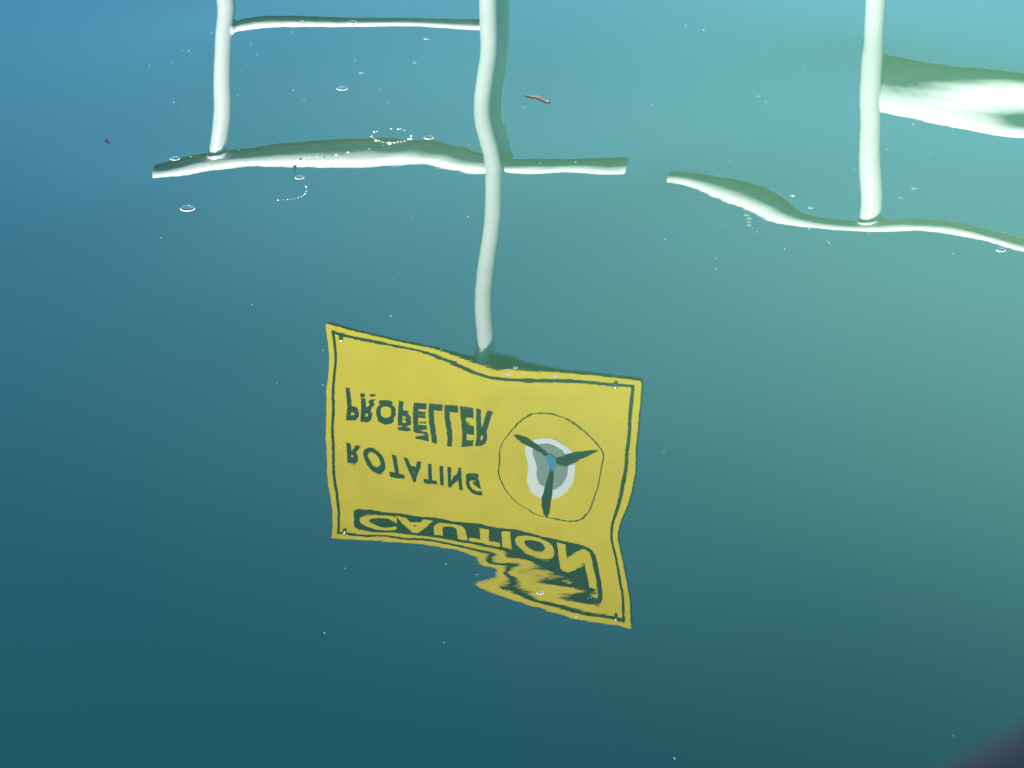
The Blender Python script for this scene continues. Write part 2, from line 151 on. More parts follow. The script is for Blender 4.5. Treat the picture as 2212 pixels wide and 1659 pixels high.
0 0 0 1 3 7 10 14 16 17 16 14 9 1 -8 -20 -34 -49 -65 -82 -100 -118 -135 -153 -170 -187 -204 -221 -238 -255 -271 -287 -301 -311 -315 -309 -289 -249 -192 -146 -200 -308 -328 -280 -212 -167 -178 -281 -501 -821 -1146 -1401 -1558 -1489 -1215 -838 -415 84 510 786 912 913 830 702 565 444 345 260 183 114 57 18 0 0 0
0 0 0 1 3 5 8 11 13 13 13 10 6 0 -8 -18 -29 -42 -56 -70 -84 -99 -114 -129 -144 -158 -173 -187 -202 -216 -229 -241 -251 -255 -252 -237 -205 -157 -106 -96 -186 -300 -321 -270 -192 -127 -115 -198 -422 -792 -1169 -1469 -1637 -1524 -1169 -744 -292 203 573 776 842 810 718 598 477 369 280 206 143 89 44 14 0 0 0
0 0 0 1 2 4 6 8 10 10 10 8 4 -1 -7 -15 -25 -35 -46 -57 -69 -81 -94 -106 -118 -130 -142 -154 -166 -178 -188 -197 -203 -202 -193 -172 -138 -95 -66 -85 -166 -252 -276 -234 -158 -87 -60 -120 -321 -701 -1100 -1491 -1698 -1552 -1121 -632 -145 328 628 758 769 710 613 502 396 302 225 162 110 67 33 10 0 0 0
0 0 0 1 2 3 5 6 7 8 7 6 3 -1 -6 -13 -20 -28 -36 -45 -55 -64 -74 -83 -93 -103 -112 -122 -131 -140 -149 -155 -157 -154 -142 -119 -88 -59 -50 -79 -138 -195 -213 -182 -118 -51 -19 -66 -244 -580 -973 -1408 -1650 -1515 -1057 -519 6 428 648 712 682 604 507 409 318 240 175 123 82 49 24 7 0 0 0
0 0 0 0 1 2 3 4 5 6 5 4 2 -1 -5 -10 -15 -21 -27 -34 -41 -48 -55 -62 -70 -77 -84 -91 -99 -105 -111 -115 -116 -110 -98 -78 -55 -39 -41 -67 -107 -141 -151 -128 -77 -22 5 -37 -188 -463 -822 -1206 -1429 -1334 -938 -426 93 457 609 626 572 488 400 316 243 181 131 90 58 34 16 5 0 0 0
0 0 0 0 1 1 2 3 4 4 3 3 1 -1 -4 -7 -10 -14 -19 -24 -28 -33 -38 -43 -48 -53 -58 -63 -68 -73 -77 -79 -79 -73 -62 -48 -33 -26 -32 -51 -75 -94 -98 -80 -44 -4 15 -21 -139 -351 -636 -924 -1089 -1029 -739 -323 101 391 503 499 440 365 291 226 171 126 90 61 39 22 10 3 0 0 0
0 0 0 0 0 1 1 2 2 2 2 2 1 -1 -2 -4 -6 -9 -12 -14 -17 -20 -23 -27 -30 -33 -36 -39 -42 -45 -48 -49 -47 -43 -36 -26 -18 -16 -22 -33 -47 -56 -57 -44 -21 5 16 -11 -92 -237 -428 -612 -715 -679 -495 -215 71 271 352 346 298 240 187 142 107 78 55 37 23 13 6 1 0 0 0
0 0 0 0 0 0 1 1 1 1 1 1 0 0 -1 -2 -3 -4 -6 -7 -9 -10 -12 -13 -15 -16 -18 -19 -21 -23 -24 -24 -23 -21 -17 -12 -9 -8 -11 -17 -23 -28 -27 -20 -7 6 11 -4 -49 -129 -230 -324 -376 -357 -262 -114 37 146 194 190 161 127 97 72 54 39 27 18 11 6 2 1 0 0 0
0 0 0 0 0 0 0 0 0 0 0 0 0 0 0 -1 -1 -1 -2 -2 -3 -3 -4 -4 -5 -5 -6 -6 -7 -7 -8 -8 -7 -6 -5 -4 -3 -3 -4 -6 -8 -9 -8 -6 -1 3 5 -1 -16 -44 -78 -109 -125 -119 -87 -38 12 50 67 66 55 43 32 23 17 12 9 6 3 2 1 0 0 0 0
0 0 0 0 0 0 0 0 0 0 0 0 0 0 0 0 0 0 0 0 0 0 0 0 0 0 0 0 0 0 0 0 0 0 0 0 0 0 0 0 0 0 0 0 0 0 0 0 0 0 0 0 0 0 0 0 0 0 0 0 0 0 0 0 0 0 0 0 0 0 0 0 0 0 0
0 0 0 0 0 0 0 0 0 0 0 0 0 0 0 0 0 0 0 0 0 0 0 0 0 0 0 0 0 0 0 0 0 0 0 0 0 0 0 0 0 0 0 0 0 0 0 0 0 0 0 0 0 0 0 0 0 0 0 0 0 0 0 0 0 0 0 0 0 0 0 0 0 0 0
0 0 0 0 0 0 0 0 0 0 0 0 0 0 0 0 0 0 0 0 0 0 0 0 0 0 0 0 0 0 0 0 0 0 0 0 0 0 0 0 0 0 0 0 0 0 0 0 0 0 0 0 0 0 0 0 0 0 0 0 0 0 0 0 0 0 0 0 0 0 0 0 0 0 0
"""

# ------------------------------------------------------------------ materials
M = {}
M['white'] = paint('white_gloss_paint', (0.70, 0.73, 0.69), 0.30, 0.16, 25, 0.06, 0.5, 1.0)
M['white'].node_tree.nodes['Principled BSDF'].inputs['Coat Roughness'].default_value = 0.17
M['yellow'] = paint('yellow_sign_enamel', (0.90, 0.65, 0.001), 0.6, 0.16, 14, 0, 0.25)
M['black'] = paint('black_sign_print', (0.008, 0.012, 0.009), 0.8, 0.3, 40, 0, 0.15)
M['signwhite'] = paint('white_sign_print', (0.90, 0.91, 0.89), 0.5, 0.08, 20)
M['signgrey'] = paint('grey_sign_print', (0.26, 0.29, 0.28), 0.5, 0.08, 20)
M['signblue'] = paint('blue_sign_print', (0.03, 0.22, 0.5), 0.5, 0.1, 20)
M['edge'] = paint('weathered_sign_edge', (0.16, 0.16, 0.12), 0.7, 0.4, 60, 0.2)
M['steel'] = paint('stainless_bolt', (0.6, 0.6, 0.6), 0.2, 0.1, 90)
M['steel'].node_tree.nodes['Principled BSDF'].inputs['Metallic'].default_value = 1.0
M['bubble_mark'] = paint('dark_bubble_mark', (0.05, 0.055, 0.05), 0.7, 0.4, 80)

def water_material():
    m, t, b = nodes('still_green_water')
    tc = N(t, 'ShaderNodeTexCoord')
    # sunlit-to-shaded gradient painted into the water colour, its edge broken by slow noise
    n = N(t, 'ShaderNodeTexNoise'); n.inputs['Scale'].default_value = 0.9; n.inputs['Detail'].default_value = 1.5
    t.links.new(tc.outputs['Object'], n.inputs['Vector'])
    ds = N(t, 'ShaderNodeVectorMath', operation='DISTANCE'); ds.inputs[1].default_value = SUNLIT_AT
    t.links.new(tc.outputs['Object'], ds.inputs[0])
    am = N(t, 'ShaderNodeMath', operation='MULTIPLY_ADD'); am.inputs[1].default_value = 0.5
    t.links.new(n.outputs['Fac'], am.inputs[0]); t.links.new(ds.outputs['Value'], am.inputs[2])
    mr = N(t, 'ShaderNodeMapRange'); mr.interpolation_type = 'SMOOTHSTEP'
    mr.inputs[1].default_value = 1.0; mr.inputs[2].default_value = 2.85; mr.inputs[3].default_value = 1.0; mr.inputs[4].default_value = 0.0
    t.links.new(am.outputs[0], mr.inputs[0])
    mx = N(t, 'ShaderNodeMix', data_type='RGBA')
    mx.inputs[6].default_value = (*WATER_SHADED, 1); mx.inputs[7].default_value = (*WATER_SUNLIT, 1)
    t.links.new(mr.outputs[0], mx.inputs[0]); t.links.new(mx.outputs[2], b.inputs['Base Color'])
    n2 = N(t, 'ShaderNodeTexNoise'); n2.inputs['Scale'].default_value = 48; n2.inputs['Detail'].default_value = 3
    t.links.new(tc.outputs['Object'], n2.inputs['Vector'])
    bp = N(t, 'ShaderNodeBump'); bp.inputs['Strength'].default_value = 1.0; bp.inputs['Distance'].default_value = 0.000008
    t.links.new(n2.outputs['Fac'], bp.inputs['Height']); t.links.new(bp.outputs[0], b.inputs['Normal'])
    b.inputs['Roughness'].default_value = 0.0; b.inputs['IOR'].default_value = 1.333
    return m
SUNLIT_AT = (1.5, 4.9, 0); WATER_SHADED = (0.0002, 0.0037, 0.0029); WATER_SUNLIT = (0.0100, 0.0262, 0.0140)
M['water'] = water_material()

def film_material(name, milk):
    """soap-thin water film: clear in the middle, mirror-like where seen edge on, slightly milky"""
    m, t, b = nodes(name); t.nodes.remove(b); out = t.nodes['Material Output']
    tr = N(t, 'ShaderNodeBsdfTransparent'); gl = N(t, 'ShaderNodeBsdfGlossy'); gl.inputs['Roughness'].default_value = 0.03
    df = N(t, 'ShaderNodeBsdfDiffuse'); df.inputs['Color'].default_value = (0.7, 0.74, 0.72, 1)
    fr = N(t, 'ShaderNodeFresnel'); fr.inputs['IOR'].default_value = 1.4
    m1 = N(t, 'ShaderNodeMixShader'); m2 = N(t, 'ShaderNodeMixShader'); m1.inputs[0].default_value = milk
    t.links.new(tr.outputs[0], m1.inputs[1]); t.links.new(df.outputs[0], m1.inputs[2])
    t.links.new(fr.outputs[0], m2.inputs[0]); t.links.new(m1.outputs[0], m2.inputs[1]); t.links.new(gl.outputs[0], m2.inputs[2])
    t.links.new(m2.outputs[0], out.inputs['Surface'])
    return m
M['film'] = film_material('bubble_film', 0.006)
M['froth_glint'] = film_material('froth_and_rim_glint', 0.5)  # milky white paints in the rims' bright reflection; foam beads share it
M['speck'] = film_material('pinhead_bubble_film', 0.10)
M['drop'], _t, _b = nodes('clear_water_bead')
_b.inputs['Base Color'].default_value = (0.004, 0.010, 0.008, 1); _b.inputs['Roughness'].default_value = 0.06; _b.inputs['IOR'].default_value = 1.45

# ------------------------------------------------------------------ water: one sheet to the horizon, millimetre ripples
RIP = np.array([[int(k) for k in r.split()] for r in RIPPLES.strip().split('\n')], float) * 2e-6
PX0, PX1, PY0, PY1 = -0.96, 0.96, 2.5, 5.8
def spline_rows(t, n):
    i = np.clip(np.floor(t).astype(int), 0, n - 4); f = t - i
    b = np.stack([(1 - f) ** 3, 3 * f ** 3 - 6 * f ** 2 + 4, -3 * f ** 3 + 3 * f ** 2 + 3 * f + 1, f ** 3], -1) / 6
    B = np.zeros((len(t), n))
    for a in range(4): B[np.arange(len(t)), i + a] = b[:, a]
    return B
def axis(lo, hi, n, mid, step, far):
    fine = np.linspace(lo, hi, n)
    left = np.arange(lo - step, mid[0], -step)[::-1]; right = np.arange(hi + step, mid[1], step)
    g = 0.05 * 1.5 ** np.arange(0, 60); g = np.cumsum(g); g = g[g < far]
    return np.concatenate([left[0] - g[::-1], left, fine, right, right[-1] + g])
def swell(x, y):
    rnd = random.Random(4); h = 0 * x
    for _ in range(26):
        lam = rnd.uniform(0.18, 0.9); a = rnd.uniform(0, 6.28); k = 6.283 / lam
        h = h + 0.00022 * lam * np.sin(k * (x * math.cos(a) + y * math.sin(a)) + rnd.uniform(0, 6.28))
    return h
def water_height(x, y):
    """height of the still water at world x, y (numpy arrays)"""
    x = np.asarray(x, float); y = np.asarray(y, float)
    nx, ny = RIP.shape
    tx = (x - PX0) / (PX1 - PX0) * (nx - 3); ty = (y - PY0) / (PY1 - PY0) * (ny - 3)
    return np.array([float(spline_rows(np.array([np.clip(a, 0, nx - 3.001)]), nx)[0] @ RIP @ spline_rows(np.array([np.clip(b, 0, ny - 3.001)]), ny)[0]) for a, b in zip(tx.ravel(), ty.ravel())])
# small gusts: centre x, y, half-widths, wave length, crest bearing, steepness
GUSTS = [(-0.018, 3.275, 0.028, 0.036, 0.060, 1.15, 0.0016, 0.4), (-0.010, 3.300, 0.024, 0.030, 0.050, 2.0, 0.0020, 1.0),
         (0.065, 3.250, 0.040, 0.030, 0.042, 1.50, 0.0012, 2.0), (-0.172, 3.76, 0.035, 0.035, 0.020, 1.57, 0.0028, 0.0),
         (-0.105, 3.67, 0.040, 0.045, 0.022, 1.45, 0.0026, 1.1), (-0.045, 3.53, 0.030, 0.030, 0.024, 1.7, 0.0012, 0.3),
         (0.70, 4.90, 0.10, 0.10, 0.045, 1.2, 0.0009, 0.0), (0.60, 4.93, 0.05, 0.10, 0.020, 0.25, 0.0012, 0.0)]
_g = random.Random(21)
for _ in range(90):
    gx, gy = _g.uniform(-0.75, 0.75), _g.uniform(2.9, 5.3)
    if (abs(gx) < 0.22 and abs(gy - 3.87) < 0.18) or (abs(gx - 0.30) < 0.2 and abs(gy - 4.45) < 0.25) or (abs(gx - 0.03) < 0.14 and abs(gy - 3.27) < 0.15): continue
    GUSTS.append((gx, gy, _g.uniform(0.05, 0.16), _g.uniform(0.06, 0.2), _g.uniform(0.022, 0.08),
                  _g.uniform(0, 3.14), _g.uniform(0.0002, 0.0006), _g.uniform(0, 6.28)))
def cats_paws(x, y):
    h = 0 * x
    for cx, cy, sx, sy, lam, ang, steep, ph in GUSTS:
        k = 6.283 / lam; e = np.exp(-((x - cx) / sx) ** 2 - ((y - cy) / sy) ** 2)
        h = h + e * steep / k * np.sin(k * ((x - cx) * math.cos(ang) + (y - cy) * math.sin(ang)) + ph)
    return h
def build_water():
    nx, ny = RIP.shape
    xs = axis(PX0, PX1, 72 * 6 + 1, (-3.5, 3.5), 0.03, 1800); ys = axis(PY0, PY1, 72 * 10 + 1, (0.0, 9.0), 0.03, 1800)
    tx = (xs - PX0) / (PX1 - PX0) * (nx - 3); ty = (ys - PY0) / (PY1 - PY0) * (ny - 3)
    inx = (tx > 0) & (tx < nx - 3); iny = (ty > 0) & (ty < ny - 3)
    Z = np.zeros((len(xs), len(ys)))
    BX = spline_rows(tx[inx], nx); BY = spline_rows(ty[iny], ny)
    Z[np.ix_(inx, iny)] = BX @ RIP @ BY.T
    X, Y = np.meshgrid(xs, ys, indexing='ij')
    Z += cats_paws(X, Y)
    dx = np.maximum(np.maximum(PX0 - X, X - PX1), 0); dy = np.maximum(np.maximum(PY0 - Y, Y - PY1), 0)
    near = np.clip(np.hypot(dx, dy) / 0.4, 0, 1); far = np.clip((5.0 - np.abs(Y - 4.0)) / 1.0, 0, 1) * np.clip((3.5 - np.abs(X)) / 0.8, 0, 1)
    Z += swell(X, Y) * near * near * (3 - 2 * near) * far
    co = np.stack([X, Y, Z], -1).reshape(-1, 3)
    n, m_ = len(xs), len(ys)
    idx = np.arange(n * m_).reshape(n, m_)
    q = np.stack([idx[:-1, :-1], idx[1:, :-1], idx[1:, 1:], idx[:-1, 1:]], -1).reshape(-1, 4)
    me = bpy.data.meshes.new('water')
    me.vertices.add(len(co)); me.vertices.foreach_set('co', co.ravel())
    me.loops.add(q.size); me.loops.foreach_set('vertex_index', q.ravel().astype(np.int32))
    me.polygons.add(len(q)); me.polygons.foreach_set('loop_start', np.arange(0, q.size, 4, dtype=np.int32))
    me.update(calc_edges=True); me.validate()
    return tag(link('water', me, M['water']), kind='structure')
build_water()

# ------------------------------------------------------------------ white pipe railings
def tube(name, a, b, rad, mat, parent, wall=0.0035, seg=28, rings=2, wob=0.0, seed=0):
    """hollow pipe between a and b with open, slightly rounded ends"""
    a, b = Vector(a), Vector(b); d = (b - a); L = d.length; d.normalize()
    u = d.orthogonal().normalized(); v_ = d.cross(u)
    prof = [(0.0015, rad - wall), (0.0, rad - wall * 0.75), (0.0, rad - wall * 0.25), (0.0015, rad)]
    for k in range(1, rings): prof.append((L * k / rings, rad))
    prof += [(L - 0.0015, rad), (L, rad - wall * 0.25), (L, rad - wall * 0.75), (L - 0.0015, rad - wall)]
    vs_, fs = [], []
    for s, r in prof:
        for k in range(seg):
            t = 2 * math.pi * k / seg
            vs_.append(a + d * s + (u * math.cos(t) + v_ * math.sin(t)) * r)
    n = len(prof)
    for i in range(n):
        j = (i + 1) % n
        for k in range(seg):
            k2 = (k + 1) % seg
            fs.append((i * seg + k, i * seg + k2, j * seg + k2, j * seg + k))
    return pydata(name, vs_, fs, mat, parent)
def weld(c, axis_, rad, mat, parent, name='weld_bead', minor=0.0042, seg=24):
    """uneven bead of paint-covered weld around a pipe"""
    c, d = Vector(c), Vector(axis_).normalized(); u = d.orthogonal().normalized(); v_ = d.cross(u)
    rnd = random.Random(int(c.x * 977 + c.z * 313)); vs_, fs = [], []
    for k in range(seg):
        t = 2 * math.pi * k / seg; rr = minor * rnd.uniform(0.8, 1.25); o = u * math.cos(t) + v_ * math.sin(t)
        for q in range(6):
            p = 2 * math.pi * q / 6
            vs_.append(c + o * (rad + rr * math.cos(p) - 0.001) + d * rr * math.sin(p))
    for k in range(seg):
        for q in range(6):
            k2, q2 = (k + 1) % seg, (q + 1) % 6
            fs.append((k * 6 + q, k2 * 6 + q, k2 * 6 + q2, k * 6 + q2))
    return pydata(name, vs_, fs, mat, parent)

FOOT = -1.2     # pipe feet stand below the water
def LY(x): return 6.3 - 0.05 * (x + 0.047)
def RY(x): return 5.93 - 0.33 * (x - 0.672)
W_ = M['white']
g = tag(empty('pipe_railing'), 'white pipe railing with ladder-like left frame, both top rail ends open, behind the sign post', 'railing', 'white pipe railings over the water')
ZT, ZM = 0.615, 0.329
xl0, xl1, lx, fx = -0.711, 0.221, -0.5727, -0.024
tube('top_rail', (xl0, LY(xl0) + 0.01, ZT), (xl1, LY(xl1) + 0.01, ZT), 0.020, W_, g)
tube('mid_rail', (lx, LY(lx), ZM), (fx, LY(fx) + 0.025, ZM), 0.0115, W_, g)
for x, dy in ((lx, 0.0), (fx, 0.034)):
    p = tube('post', (x, LY(x) + dy, FOOT), (x, LY(x) + dy, ZT - 0.012), 0.0175, W_, g, rings=6)
    weld((x, LY(x) + dy, ZT - 0.021), (0, 0, 1), 0.018, W_, p)
weld((lx + 0.018, LY(lx), ZM), (1, 0, 0), 0.013, W_, g)

g = tag(empty('pipe_railing'), 'white pipe railing on the right, nearer frame with a single post and long rails', 'railing', 'white pipe railings over the water')
ZT2, ZM2 = 0.603, 0.342
xr0, xr1, rx = 0.306, 2.05, 0.669
tube('top_rail', (xr0, RY(xr0), ZT2), (xr1, RY(xr1), ZT2), 0.020, W_, g)
tube('mid_rail', (rx + 0.008, RY(rx) + 0.014, ZM2), (1.80, RY(1.80) + 0.014, ZM2), 0.020, W_, g)
for x in (rx, 1.80):
    p = tube('post', (x, RY(x), FOOT), (x, RY(x), ZT2 - 0.012), 0.0195, W_, g, rings=6)
    weld((x, RY(x), ZT2 - 0.021), (0, 0, 1), 0.0205, W_, p)
weld((rx + 0.021, RY(rx) + 0.010, ZM2), (1, -0.33, 0), 0.020, W_, g)

# ------------------------------------------------------------------ sign post and caution sign
SX = -0.047; SY = 6.3 - 0.016
g = tag(empty('sign_post', (0, 0, 0)), 'tall thin white pipe post that carries the yellow caution sign', 'post')
tube('pole', (SX, SY, FOOT), (SX, SY, 1.47), 0.0175, W_, g, rings=8)
weld((SX, SY, 0.732), (0, 0, 1), 0.0176, M['bubble_mark'], g, 'bubble_mark_ring', 0.0008)  # dark ring standing in for a bubble's disturbance of the post's reflection

SW, SH, ST = 0.655, 0.524, 0.016
yaw, tilt = R(15), R(1.5)
ex = Vector((math.cos(yaw) * math.cos(tilt), -math.sin(yaw) * math.cos(tilt), math.sin(tilt)))
nf = Vector((-math.sin(yaw), -math.cos(yaw), 0)); ez = nf.cross(ex)
if ez.z < 0: ez = -ez
SCN = Vector((-0.0598, 6.265, 1.2587))
sign = empty('caution_sign')
tag(sign, 'yellow caution sign with black lettering and a propeller pictogram, bolted to the thin post', 'sign')
sign.matrix_world = Matrix(((ex.x, ez.x, nf.x, SCN.x), (ex.y, ez.y, nf.y, SCN.y), (ex.z, ez.z, nf.z, SCN.z), (0, 0, 0, 1)))
# local axes of the sign: x right, y up, z out of the face
def uv(u, v): return ((u - 0.5) * SW, (0.5 - v) * SH)
def rounded(x0, y0, x1, y1, r, n=6):
    out = []
    for cx, cy, a0 in ((x1 - r, y1 - r, 0), (x0 + r, y1 - r, 90), (x0 + r, y0 + r, 180), (x1 - r, y0 + r, 270)):
        for k in range(n + 1):
            t = R(a0 + 90 * k / n); out.append((cx + r * math.cos(t), cy + r * math.sin(t)))
    return out
def slab(name, outline, z0, z1, mat, parent=sign, smooth=False):
    n = len(outline); v = [(x, y, z0) for x, y in outline] + [(x, y, z1) for x, y in outline]
    f = [tuple(range(n, 2 * n)), tuple(range(n - 1, -1, -1))] + [(k, (k + 1) % n, n + (k + 1) % n, n + k) for k in range(n)]
    return pydata(name, v, f, mat, parent, smooth)
def ring(name, outer, inner, z0, z1, mat, parent=sign):
    n = len(outer); v = [(x, y, z0) for x, y in outer] + [(x, y, z1) for x, y in outer] + [(x, y, z1) for x, y in inner] + [(x, y, z0) for x, y in inner]
    f = []
    for k in range(n):
        j = (k + 1) % n
        for a in range(4): f.append((a * n + k, a * n + j, ((a + 1) % 4) * n + j, ((a + 1) % 4) * n + k))
    return pydata(name, v, f, mat, parent, False)
hw, hh = SW / 2, SH / 2
slab('back_panel', rounded(-hw, -hh, hw, hh, 0.004), -ST, -0.0012, M['edge'])
slab('face', rounded(-hw, -hh, hw, hh, 0.004), -0.0011, 0.0, M['yellow'])
bi, bw = 0.0125, 0.0065
ring('border', rounded(-hw + bi, -hh + bi, hw - bi, hh - bi, 0.003), rounded(-hw + bi + bw, -hh + bi + bw, hw - bi - bw, hh - bi - bw, 0.002), 0.0002, 0.0006, M['black'])
x0, y1 = uv(0.085, 0.06); x1, y0 = uv(0.885, 0.20)
ban = slab('banner', rounded(x0, y0, x1, y1, 0.016), 0.0002, 0.0006, M['black'])
def words(txt, u0, u1, v0, v1, mat, parent, z, bold=0.02, spacing=1.0):
    cu = bpy.data.curves.new('lettering', 'FONT'); cu.body = txt; cu.offset = bold; cu.space_character = spacing; cu.resolution_u = 5
    cu.extrude = 0.004
    ob = bpy.data.objects.new('lettering_source', cu); COL.objects.link(ob)
    bpy.context.view_layer.update()
    dg = bpy.context.evaluated_depsgraph_get(); me = bpy.data.meshes.new_from_object(ob.evaluated_get(dg))
    bpy.data.objects.remove(ob); me.name = 'lettering'
    co = np.zeros(len(me.vertices) * 3); me.vertices.foreach_get('co', co); co = co.reshape(-1, 3)
    lo, hi = co.min(0), co.max(0)
    xa, ya = uv(u0, v1); xb, yb = uv(u1, v0)
    co[:, 0] = xa + (co[:, 0] - lo[0]) / (hi[0] - lo[0]) * (xb - xa)
    co[:, 1] = ya + (co[:, 1] - lo[1]) / (hi[1] - lo[1]) * (yb - ya)
    co[:, 2] = z + np.where(co[:, 2] > (lo[2] + hi[2]) / 2, 0.0004, 0.0)
    me.vertices.foreach_set('co', co.ravel()); me.materials.clear(); me.update()
    return link('lettering', me, mat, parent, False)
words('CAUTION', 0.105, 0.865, 0.078, 0.182, M['yellow'], ban, 0.0008, 0.045, 1.10)
words('ROTATING', 0.07, 0.515, 0.398, 0.50, M['black'], sign, 0.0002, 0.042, 1.3)
words('PROPELLER', 0.07, 0.535, 0.605, 0.755, M['black'], sign, 0.0002, 0.042, 1.14)
CX, CY = uv(0.744, 0.575); CR = 0.170 * SW
def circ(r, n=48, dx=0, dy=0, sy=1.0): return [(CX + dx + r * math.cos(2 * math.pi * k / n), CY + dy + r * sy * math.sin(2 * math.pi * k / n)) for k in range(n)]
ring('circle_outline', circ(CR), circ(CR - 0.0022), 0.0002, 0.0006, M['black'])
slab('white_disc', circ(0.054, dy=0.001, sy=1.04), 0.0002, 0.0004, M['signwhite'])
slab('grey_disc', circ(0.038), 0.0006, 0.0008, M['signgrey'])
def blade(ang, L):
    pts = [(0, 0.004), (0.2, 0.0105), (0.45, 0.0125), (0.7, 0.0105), (0.9, 0.0075), (1.0, 0.002)]
    lo = [(1.0, -0.001), (0.9, -0.0035), (0.7, -0.0065), (0.45, -0.008), (0.2, -0.005), (0, -0.003)]
    c, s = math.cos(R(ang)), math.sin(R(ang)); o = []
    for t, d in pts + lo:
        x, y = 0.006 + t * (L - 0.006), d; o.append((CX + x * c - y * s, CY + x * s + y * c))
    return slab('blade', o[::-1], 0.001, 0.0013, M['black'])
blade(92, CR * 0.97); blade(212, CR * 0.87); blade(338, CR * 0.92)
slab('hub', circ(0.0115), 0.0015, 0.0018, M['signblue'])
def bolt(u, v):
    x, y = uv(u, v); vs_, fs = [], []
    prof = [(0.0058, 0.0), (0.0056, 0.0012), (0.0042, 0.003), (0.0018, 0.0038)]
    for r, z in prof:
        for k in range(12): vs_.append((x + r * math.cos(k * math.pi / 6), y + r * math.sin(k * math.pi / 6), 0.0008 + z))
    for i in range(3):
        for k in range(12): fs.append((i * 12 + k, i * 12 + (k + 1) % 12, i * 12 + 12 + (k + 1) % 12, i * 12 + 12 + k))
    fs.append(tuple(36 + k for k in range(12)))
    return pydata('bolt', vs_, fs, M['steel'], sign)
for u, v in ((0.05, 0.045), (0.945, 0.035), (0.05, 0.95), (0.93, 0.965)): bolt(u, v)
for v in (0.3, 0.85):      # clamps that hold the sign to the post
    x, y = uv(0.52, v)
    slab('post_clamp', rounded(x - 0.028, y - 0.012, x + 0.028, y + 0.012, 0.004), -ST - 0.004, -ST - 0.0002, M['steel'])
BUBBLES = [
 (-0.4522, 4.4039, 0.00973, 'large clear bubble alone on the open water below the left rail end'),
 (-0.4888, 4.6122, 0.00676, 'clear bubble touching the reflected left end of the top rail'),
 (-0.1230, 4.7053, 0.00685, 'clear bubble just right of the beaded foam ring'),
 (-0.2611, 4.9304, 0.00787, 'clear bubble floating in the middle of the reflected ladder frame'),
 (-0.2602, 5.2689, 0.00683, 'bright bubble lying on the reflection of the upper thin rail'),
 (-0.1375, 5.1824, 0.00411, 'small bubble just under the right half of the thin rail reflection'),
 (-0.3037, 4.5357, 0.00631, 'bubble where the bead chain meets the curved bead trail below the top rail'),
 (-0.2351, 5.0074, 0.00326, 'small bubble above and right of the bubble in the ladder frame'),
 (-0.1528, 5.0583, 0.00256, 'tiny ring bubble near the tall post inside the ladder frame'),
 (0.5702, 4.4917, 0.00331, 'small ring bubble right of the right-hand post'),
 (0.5464, 4.4521, 0.00230, 'tiny ring bubble between the right-hand post and its larger ring neighbour'),
 (0.4170, 4.4149, 0.00325, 'small bubble above the dip of the right rail reflection'),
 (0.3953, 4.4614, 0.00295, 'small bubble above the swollen bend of the right rail reflection'),
 (0.6606, 4.2489, 0.00601, 'bubble at the right edge under the far end of the right rail'),
 (0.3260, 4.3874, 0.00323, 'topmost bubble of the short upright cluster under the right rail bend'),
 (0.3283, 4.3728, 0.00290, 'second bubble of the short upright cluster under the right rail bend'),
 (0.3275, 4.3602, 0.00257, 'third bubble of the short upright cluster under the right rail bend'),
 (0.3273, 4.3476, 0.00256, 'lowest ring bubble of the short upright cluster under the right rail bend'),
 (0.3770, 4.8971, 0.00214, 'bright dot of a bubble on open water between both railings'),
 (-0.0040, 3.8270, 0.00315, 'small bubble on the top border of the reflected sign, left one of two'),
 (0.0549, 3.8198, 0.00286, 'small bubble on the top border of the reflected sign, right one of two'),
 (0.0303, 3.2315, 0.00349, 'clear bubble on the torn lower edge of the reflected sign'),
 (0.5995, 4.7719, 0.00210, 'tiny bubble just below the thick right rail reflection'),
 (0.0046, 3.8474, 0.00259, 'small bubble over the dark upper edge of the reflected sign'),
 (-0.3420, 5.2764, 0.00266, 'small dark bubble on the left part of the thin rail reflection'),
]
